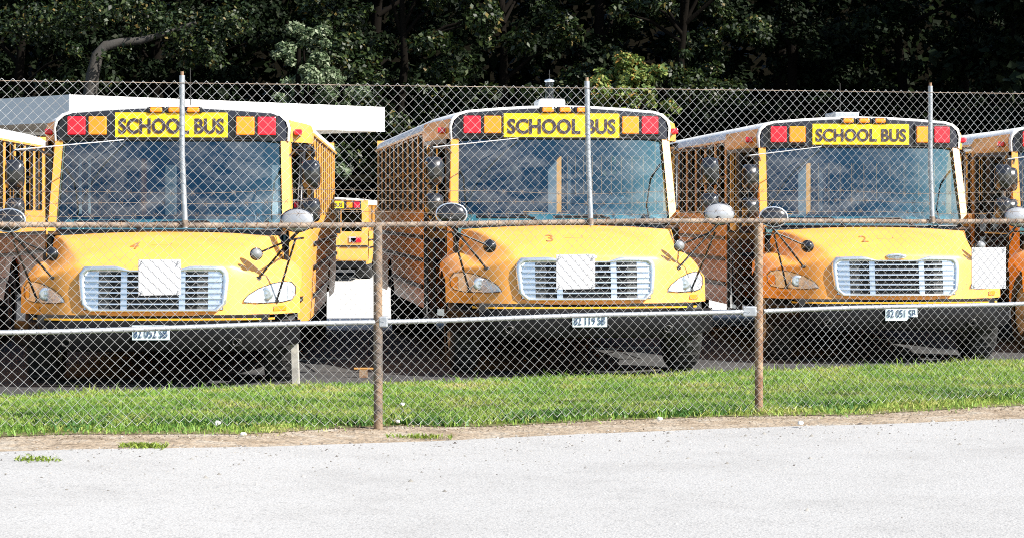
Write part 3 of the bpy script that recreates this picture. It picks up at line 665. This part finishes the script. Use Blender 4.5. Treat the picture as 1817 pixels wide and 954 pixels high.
    for k in range(6): Pt(('gbar', k), 'grille_bar', lambda: strip_x(MB(), -.566, .566, .742+k*.0465-.0055, .742+k*.0465+.0055, .026, 18, .016), CHROME, par=gr)
    em = Pt('emb', 'emblem', lambda: MB().lathe([(0, .001), (-.012, .085), (-.004, .1), (.012, .1)], 24, axis='y', sc=(1, 1, .26)), CHROME, (0, yfront(0, 1.055)-.006, 1.055))
    link('emblem_lettering', text_mesh('Freightliner', .02, .13, .002), INK, em, (0, -.014, 0))
    # headlights
    for sg in (1, -1):
        out = [(sg*x, z) for x, z in HL]
        hl = Pt(('hl', sg), 'headlight', lambda: MB().grid(conform_patch([(x*1.0, z) for x, z in out], .006, 14, 8), True), REFL)
        Pt(('hll', sg), 'lens', lambda: MB().grid(conform_patch(out, .03, 14, 8), True), LENS, par=hl)
        Pt(('hlr', sg), 'bezel', lambda: MB().tube([(x, hy(x, z)-.014, z) for x, z in dense(out+out[:1], .05)], .0032, 5, False), DARK, par=hl)
        Pt(('hlb', sg), 'bulb_reflector', lambda: MB().lathe([(-.02, .0), (-.012, .03), (-.02, .052), (.0, .058)], 18, (sg*.92, hy(.92, .82)-.012, .815), 'y'), CHROME, par=hl)
        Pt(('hla', sg), 'amber_reflector', lambda: MB().grid(conform_patch([(sg*1.09, .77), (sg*1.145, .79), (sg*1.145, .86), (sg*1.09, .88)], .012, 4, 4), True), AMB if sg < 0 else REFL, par=hl)
        Pt(('mk', sg), 'turn_marker', lambda: MB().grid(conform_patch([(sg*.98, .672), (sg*1.08, .672), (sg*1.08, .712), (sg*.98, .712)], .012, 4, 3), False), mat('marker_amber', (.6, .22, .01), .25))
    if number:
        x = latch; y = .52; sl_ = math.atan2(hz(x, .6)-hz(x, .45), .15)
        link('hood_number', text_mesh(number, .22, .072, .002, .0, .12), mat('number_ink', (.3, .13, .03), .6), o, (x-.2, y, hz(x-.2, y)+.002), (-(math.pi/2-sl_), 0, 0))
        build('hood_crease', MB().tube([(x-.06, y, hz(x-.06, y)), (x+.1, y, hz(x+.1, y)), (x+.105, y+.06, hz(x+.105, y+.06))], .003, 5), mat('number_ink', (.3, .13, .03), .6), o)
    Pt('bumper', 'bumper', bumper_mb, BUMP_); Pt('strip', 'trim_strip', strip_mb, STRIP)
    for sg in (1, -1): Pt(('hook', sg), 'tow_hook', lambda: MB().tube([(sg*.7+.035*math.cos(t), ybump(.7)-.018, .43+.03*math.sin(t)) for t in lin(0, 2*math.pi, 15)], .008, 6, False), ARM)
    for sg in (1, -1): Pt(('latch', sg), 'hood_latch', lambda: MB().box((sg*1.045-.02, 1.12, 1.07), (sg*1.045+.02, 1.2, 1.16), .008), BLK)
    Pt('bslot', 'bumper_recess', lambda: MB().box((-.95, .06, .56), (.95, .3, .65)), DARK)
    if plate:
        pl = Pt('plate', 'license_plate', lambda: MB().box((-.153, -.006, -.061), (.153, 0, .061), .003) if not bent else MB(), PLATE, (0.0, ybump(0)-.012, .512)) if not bent else \
             build('license_plate', MB().grid([[(-.153+.306*i/12, -.006-.02*max(0, (i-7)/5)**2*(1 if j < 3 else .3), (-.061+.122*j/6)+(.035 if (j == 0 and i > 8) else 0)+(.018 if (j == 1 and i > 8) else 0)) for i in range(13)] for j in range(7)], False), PLATE, o, (0, ybump(0)-.012, .512))
        pl['label'] = 'white licence plate reading '+plate
        link('plate_lettering', text_mesh(plate, .074, .275, .002, .004), INKB, pl, (0, -.012, -.002 if not bent else .008))
    # windshield, cap, lamps
    Pt('wsh', 'windshield', windshield_mb, WSH); Pt('gasket', 'windshield_gasket', gasket_mb, BLK)
    Pt('cowl', 'cowl', lambda: MB().grid([[(x, y, z) for x in lin(-1.04, 1.04, 17)] for y, z in ((1.24, 1.30), (1.30, 1.325), (1.5, 1.325))], True), BLK)
    Pt('dash', 'dashboard', lambda: MB().grid([[(x, y-.12*(1-x*x), z) for x in lin(-.98, .98, 13)] for y, z in ((1.62, 1.0), (1.64, 1.34), (1.95, 1.43), (2.0, 1.42), (2.02, .8))], True), mat('dash_grey', (.08, .2, .22), .6))
    Pt('visor', 'sun_visor', lambda: MB().box((-.9, 1.86, 1.98), (.9, 1.875, 2.12)), INK)
    Pt('wheel', 'steering_wheel', lambda: MB().tube([(.22*math.cos(t), .07*math.sin(t), .2*math.sin(t)) for t in lin(0, 2*math.pi, 25)], .014, 6, False), BLK, (.5, 2.05, 1.42))
    Pt('dseat', 'driver_seat', lambda: MB().box((.25, 2.5, .8), (.75, 2.62, 1.62), .04), SEAT)
    for i, x in enumerate((-.1, .62)):
        Pt(('wip', i), 'wiper', lambda: MB().tube([glass_pt((x-.1)/1.03, -.02), glass_pt((x-.28)/1.03, .10), glass_pt((x-.75)/1.03, .085 if i else .095)], .012, 5).tube([Vector(glass_pt((x-.2-.05*k)/1.03, .075))+Vector((0, -.012, 0)) for k in range(12)], .008, 4), BLK)
    for sg in (1, -1): Pt(('ap', sg), 'windshield_pillar', lambda: apillar_mb(sg), YEL)
    Pt('lip', 'roof_lip', lambda: MB().grid([[(sg*x, y, z) for sg, (x, z) in q] for q, y in (([(-1, p) for p in CAPO]+[(1, p) for p in CAPO[-2::-1]], 1.705), ([(-1, p) for p in SEC_A]+[(1, p) for p in SEC_A[-2::-1]], 1.70), ([(-1, p) for p in SEC_A]+[(1, p) for p in SEC_A[-2::-1]], 1.80))], True), WHT)
    cp = Pt('cap', 'front_cap', cap_mb, CAPB)
    zc = sum(sign_z)/2; hh = sign_z[1]-sign_z[0]
    build('sign_board', MB().grid([[(x, ycap(x)-.04, z) for x in lin(-sign_w/2, sign_w/2, 13)] for z in (sign_z[0], sign_z[1])], False), SIGNY, o)
    tm = text_mesh('SCHOOL BUS', hh*.64, sign_w*.94, .003, .034).copy(); tm.materials.clear()
    for v in tm.vertices: v.co.y += ycap(v.co.x)-.044
    link('sign_lettering', tm, INK, o, (0, 0, zc-.01))
    for sg in (1, -1):
        for nm, x, m in (('amber_lamp', .655, AMB), ('red_lamp', .845, RED)):
            rz_ = math.atan(.14*sg*x/1.06)
            fr = Pt('lframe', nm, lambda: lamp_frame_mb(.165, .165), BLK, (sg*x, ycap(x)-.03, 2.268), (0, 0, rz_))
            Pt(nm, 'lens', lambda: lens_mb(.165, .165), m, (0, -.008, 0), par=fr)
    for k in (-1, 0, 1):
        fr = Pt('mkr', 'clearance_lamp', lambda: MB().box((-.08, -.02, -.03), (.08, .02, .03), .01), BLK, (k*.165+.03, ycap(0)-.03, 2.408))
        Pt('mkl', 'lens', lambda: MB().box((-.055, -.02, -.022), (.055, .01, .022), .012), AMB, (0, -.012, 0), par=fr)
    for sg in (1, -1): Pt('smk', 'marker_lamp', lambda: MB().box((-.035, -.03, -.025), (.035, .02, .025), .01), RED, (sg*1.12, 1.87, 2.22))
    # entry door (image left) and driver window (image right)
    def door():
        mb = MB()
        for y0, y1 in ((1.62, 2.12), (2.13, 2.62)):
            for a, b, c, d_ in ((y0, y1, .42, .47), (y0, y1, 1.2, 1.26), (y0, y1, 2.09, 2.13)):
                mb.add([(-side_x(a)-.003, a, c), (-side_x(b)-.003, b, c), (-side_x(b)-.003, b, d_), (-side_x(a)-.003, a, d_), (-side_x(a)+.03, a, c), (-side_x(b)+.03, b, c), (-side_x(b)+.03, b, d_), (-side_x(a)+.03, a, d_)], [(0,1,2,3),(4,7,6,5),(0,4,5,1),(3,2,6,7)])
            for a, b in ((y0, y0+.05), (y1-.05, y1)):
                mb.add([(-side_x(a)-.003, a, .471), (-side_x(b)-.003, b, .471), (-side_x(b)-.003, b, 2.089), (-side_x(a)-.003, a, 2.089), (-side_x(a)+.03, a, .471), (-side_x(b)+.03, b, .471), (-side_x(b)+.03, b, 2.089), (-side_x(a)+.03, a, 2.089)], [(0,1,2,3),(4,7,6,5),(0,3,7,4),(1,5,6,2)])
        return mb
    dr = Pt('door', 'entry_door', door, BLK)
    Pt('dpane', 'pane', lambda: MB().grid([[(-side_x(y)+.012, y, z) for z in (.45, 2.1)] for y in lin(1.64, 2.6, 8)], True), SGL, par=dr)
    Pt('dcowl', 'cowl_panel', lambda: MB().grid([[(-side_x(y)-.002*(z < .7), y, z) for z in (1.40, 1.1, .7, .5)] for y in lin(1.29, 1.61, 6)], True), YEL)
    dw = Pt('dwin', 'driver_window', lambda: MB().tube([(side_x(y), y, z) for y, z in ((1.85, 1.48), (2.6, 1.48), (2.66, 2.1), (2.0, 2.1), (1.85, 1.48))], .02, 5), BLK)
    Pt('dwp', 'pane', lambda: MB().grid([[(side_x(y)-.008, y, z) for z in (1.47, 2.11)] for y in lin(1.72, 2.7, 6)], True), SGL, par=dw)
    crossview(o, 1, R(25)); crossview(o, -1, 0); side_mirror(o, 1); side_mirror(o, -1)
    if strobe == 'white':
        rb = build('roof_strobe', MB().box((-.13, 2.3, 2.445), (.13, 2.7, 2.545), .025), WHT, o); build('strobe_lens', MB().lathe([(2.54, .05), (2.6, .04), (2.68, .04), (2.72, .035), (2.72, 0)], 16, (.0, 2.5, 0), 'z'), LENS, rb)
        build('strobe_cap', MB().lathe([(2.72, 0), (2.72, .048), (2.735, .048), (2.75, 0)], 14, (0, 2.5, 0), 'z'), CHROME, rb)
    if strobe == 'vent': build('roof_vent', MB().box((-.13, 2.3, 2.445), (.13, 2.8, 2.525), .012), STEEL, o)
    build('antenna', MB().tube([(.06, 2.9, 2.44), (.055, 2.9, 2.86)], [.006, .004], 5), ARM, o)
    # thin rod from the cap down to the right hand mirror bracket of the bus
    build('mirror_rod', MB().tube([(-.42, 1.6, 2.14), (-1.28, .95, 2.035)], .006, 5), STEEL, o)
    return o

B4 = make_bus('yellow school bus with number 4 on its hood and plate 82 052 SB', (-2.97, 19.72, -.05), math.atan(.045), '4', '82 052 SB', 1.0, (2.165, 2.385), latch=0.0)
B3 = make_bus('yellow school bus with number 3 and a white strobe box on its roof', (.664, 20.9, 0.0), math.atan(.12), '3', '82 119 SB', 1.10, (2.15, 2.375), strobe='white', latch=-.07)
B2 = make_bus('yellow school bus with number 2 on its hood and a bent licence plate', (3.69, 22.8, -.03), math.atan(.075), '2', '82 051 SB', 1.0, (2.165, 2.375), strobe='vent', bent=True, latch=-.03)
B1 = make_bus('yellow school bus cut off by the right edge of the photo', (6.57, 24.4, -.03), math.atan(.05), seats=False)
B5 = make_bus('yellow school bus at the left edge with only its row of side windows showing', (-6.42, 19.0, 0), math.atan(.045), seats=False)
B0 = make_bus('yellow school bus seen from behind in the far gap between bus 4 and bus 3', (-5.42, 70+L, -.6), R(180), rear=True, seats=False, front=False)

# ------------------------------------------------------------------ chain link fence
fn = thing('chain_link_fence', 'tall chain link fence on rusty posts running across the front of the yard', 'fence', (0, 16.3, 0))
al = math.atan(.504); ca, sa = math.cos(al), math.sin(al)
ztF = lambda X: 2.302+.0134*X; zmF = lambda X: 1.376+.003*X; zlF = lambda X: .73+.0062*X
FX0, FX1 = -4.6, 5.6
def fpt(X, z, off=0.): return (X-off*(-sa), .504*X+off*(-ca)*1., z)     # local to the fence empty; off > 0 = towards the road
W2, H2 = .0705/2, .067/2
def mesh_wires():
    V = []; Fq = []; n = int((FX1-FX0)/ca/W2); nv = 4; r = .0017; base = 0
    for i in range(n):
        s0 = i*W2; X0_ = FX0+s0*ca; zt_ = ztF(X0_)+.012; zb_ = gz(X0_, fence_y(X0_))+.02; m = int((zt_-zb_)/H2); pts = []
        for k in range(m+1):
            s = s0+W2*((k+i) % 2); s += .007*math.sin(k*.21+i*.05)+.004*math.sin(i*.31+k*.07)+.012*math.exp(-((X0_-.2)/.5)**2-((k-20)/12)**2)-.012*math.exp(-((X0_+2.4)/.4)**2-((k-48)/9)**2); Xs = FX0+s*ca; z = zt_-k*H2+.004*math.sin(i*.17+k*.1)+.010*math.sin(i*.043)*math.sin(k*.05)
            bow = .012*math.sin(s*2.1)*math.sin(z*2.2)+(.0024 if (k+i) % 2 else -.0024)
            pts.append((Xs+bow*sa, .504*Xs-bow*ca, z))
        P_ = np.array(pts); d = np.gradient(P_, axis=0); d /= np.linalg.norm(d, axis=1)[:, None]
        a = np.tile(np.array([sa, -ca, 0]), (len(P_), 1)); b = np.cross(d, a); b /= np.linalg.norm(b, axis=1)[:, None]
        ring = np.stack([P_+a*r, P_+b*r, P_-a*r, P_-b*r], 1); V.append(ring.reshape(-1, 3)); q = len(P_)
        ii = np.arange(q-1)[:, None]*4+base
        for k in range(4): Fq.append(np.concatenate([ii+k, ii+(k+1) % 4, ii+4+(k+1) % 4, ii+4+k], 1))
        base += q*4
    return np_mesh('chain_link_mesh', np.concatenate(V), np.concatenate(Fq), smooth=True)
o = link('chain_link_mesh', mesh_wires(), WIRE, fn); o['kind'] = 'stuff'
mid = [fpt(X, zmF(X)+.008*math.sin(X*1.3), -.045) for X in lin(FX0, FX1, 40)]
mb = MB().tube(mid, .0185, 10); build('middle_rail', mb, RUSTD, fn)
# twisted tie wire bound round the middle rail
mb = MB()
for k in range(150):
    X = FX0+.03+k*(FX1-FX0)/150; c = Vector(fpt(X, zmF(X)+.008*math.sin(X*1.3), -.045)); t = Vector((ca, sa, 0)); nn = Vector((sa, -ca, 0))
    mb.tube([c-t*.012+Vector((0,0,-.02))+nn*.014, c+nn*.0225, c+t*.012+Vector((0,0,.02))+nn*.014], .0028, 4)
build('tie_wires', mb, RUST, fn)['kind'] = 'stuff'
PX = [-3.6, -.872, 1.80, 4.5]
for i in range(len(PX)-1):
    a, b = PX[i], PX[i+1]; mb = MB().tube([fpt(X, zlF(X)+.004*math.sin(X*3), -.03) for X in lin(a+.03, b-.03, 8)], .0165, 8); build('lower_rail', mb, STEEL, fn)
build('top_wire', MB().tube([fpt(X, ztF(X), -.01) for X in lin(FX0, FX1, 40)], .0026, 5), RUSTD, fn)
for X in PX:
    g0 = gz(X, fence_y(X)); lx = .018*math.sin(X*7)
    p = build('post', MB().tube([fpt(X, g0-.1, -.04), fpt(X-lx*.5, (g0+zmF(X))/2, -.04), fpt(X-lx, zmF(X)-.012, -.04)], .03, 14), RUST if X > 0 else RUST2, fn)
for X in (-2.095, .544, 3.15):
    p = build('upper_pipe', MB().tube([fpt(X+.012*math.sin(X*5), zmF(X)-.02, .002-.005), fpt(X, zmF(X)+.45, -.03), fpt(X-.01*math.sin(X*3), ztF(X)+.05, -.03)], .018, 10), STEEL, fn)
    build('pipe_tip', MB().tube([fpt(X-.01*math.sin(X*3), ztF(X)+.05, -.03), fpt(X-.01*math.sin(X*3), ztF(X)+.075, -.03)], .011, 8), RUST, p)
    build('rust_streak_collar', MB().tube([fpt(X+.012*math.sin(X*5), zmF(X)-.015, -.004), fpt(X+.011*math.sin(X*5), zmF(X)+.03, -.008)], .0205, 10), RUSTD, p)
for X, w_ in ((1.80-.08, .05), (-.872+.03, .03)):
    c = fpt(X, zlF(X), -.03); build('rail_clamp', MB().box((c[0]-w_, c[1]-.04, c[2]-.036), (c[0]+w_, c[1]+.04, c[2]+.036), .008), STEEL, fn)
for k, dz in enumerate((.075, .155, .225)):
    mb = MB(); f_ = lambda X: zmF(X)+dz-.02*math.sin((X-PX[1])*1.1)**2+.006*math.sin(X*5+k); pts = [fpt(X, f_(X), -.13) for X in lin(FX0, FX1, 70)]
    mb.tube(pts, .0016, 4, False)
    for X in np.arange(FX0+.05*k, FX1, .125):
        c = Vector(fpt(X, f_(X), -.13)); mb.tube([c+Vector((-.012, 0, -.016)), c, c+Vector((.012, 0, .016))], .0014, 4); mb.tube([c+Vector((.012, 0, -.016)), c+Vector((.004, 0, 0)), c+Vector((-.012, 0, .016))], .0014, 4)
    build('barbed_wire', mb, RUSTD, fn)

# white blank boards hung behind the fence mesh
for lb, u0, u1, v0, v1 in (('leftmost blank white board on the fence, left of both rusty posts', 163, 213, 257, 298.5), ('middle blank white board on the fence, between the two rusty posts', 653, 698.5, 251, 291.5), ('taller blank white board near the right end of the fence', 1140, 1180, 243, 291)):
    u = (u0+u1)/2; q = .504*F; Xc = (u-600)*16.3/(F-(u-600)*.504); Yc = fence_y(Xc); s = F/Yc
    hw = (u1-u0)/s/2/(ca*(1+.504*(-(u-600)/F)) if False else 1); z1 = HC+(200-v0)/s; z0 = HC+(200-v1)/s
    bw = hw/ca*1.0/(1-.504*(u-600)/F)*1.0
    bm_ = MB().box((-bw, -.003, z0), (bw, .003, z1), .0015)
    o = build('blank_board', bm_, SIGNW, None, (Xc-.014*sa, Yc+.014*ca, 0), (0, 0, al)); tag(o, lb, 'sign board', 'blank white boards on the fence')
    for sx in (-1, 1):
        for z in (z0+.02, z1-.02): build('tie', MB().tube([(sx*(bw-.02), -.005, z-.008), (sx*(bw-.02), -.032, z), (sx*(bw-.02), -.005, z+.008)], .003, 4), STEEL, o)

# ------------------------------------------------------------------ small things on the ground
def at(u, v, zoff=0.):
    Y = HC*F/(v-200)
    for _ in range(8): Y = (HC-gz(px(u, Y), Y)-zoff)*F/(v-200)
    return px(u, Y), Y, gz(px(u, Y), Y)
for lb, u, v, n, rx in (('green weed tuft at the road edge under the left board', 168, 477, 420, .13), ('small yellow weed tuft growing in the pale road at left', 45, 493, 130, .12), ('low green weed patch on the dirt right of the rusty post', 492, 466, 240, .2)):
    x, y, z = at(u, v); g = np.random.default_rng(int(u)); a = np.clip(g.normal(0, rx*.55, n), -rx, rx)+x; b = g.normal(0, .05, n)+y
    o = link('weed_tuft', blades(a, b, g.uniform(.008, .03, n), g.uniform(.003, .006, n), int(u), 2.4), WEED); tag(o, lb, 'weed', 'weeds along the road edge')
for i, (u, v, r, lb) in enumerate(((471, 427, .018, 'white scrap of litter in the grass right of the left rusty post'), (255, 449, .022, 'white scrap of litter at the grass edge below the first bus'), (466, 447, .016, 'small white stone at the foot of the left rusty post'), (773, 444, .02, 'white crumpled scrap at the grass edge below bus 3'), (285, 458, .02, 'white stone on the dirt edge below the first bus'), (938, 449, .02, 'flat white stone on the dirt right of the right rusty post'))):
    x, y, z = at(u, v, .03); bm = bmesh.new(); bmesh.ops.create_icosphere(bm, subdivisions=2, radius=r)
    g = random.Random(i)
    for q in bm.verts: q.co *= g.uniform(.7, 1.2); q.co.z *= .7
    me = bpy.data.meshes.new('litter'); bm.to_mesh(me); bm.free(); o = link('stone' if 'stone' in lb else 'litter', me, LITTER, None, (x, y, z+.035 if v < 452 else z+.012)); tag(o, lb, 'stone' if 'stone' in lb else 'litter')
x, y, z = at(426, 395)
st = thing('stub_post', 'short rusty T shaped stub with a yellow top bar in the gap between the buses', 'post', (x, y, z))
build('stem', MB().box((-.035, -.02, -.05), (.035, .02, .07)), RUST, st); build('top_bar', MB().box((-.085, -.02, .071), (.085, .02, .087), .004), mat('stub_yellow', (.4, .2, .05), .7), st)
x, y, z = at(352, 398)
st = build('sidewall_sliver', MB().box((-.035, -.03, -.05), (.03, .03, .5), .006), mat('sunlit_sidewall', (.42, .4, .36), .8, var=.4, vscale=12), None, (x, y-.4, z), (0, R(-2), 0)); tag(st, 'pale upright stake standing at the bumper corner of bus 4', 'sliver')  # added upright for the tyre sidewall, sunlight put into its pale colour
x, y, z = at(728, 389)
hs = build('hose', MB().tube([(px(u, y), y+.15*math.sin(u*.05), .015) for u in lin(680, 775, 14)], .011, 6), mat('pale_hose', (.5, .42, .33), .6), None); tag(hs, 'thin pale hose lying along the grass top in front of bus 3', 'hose')
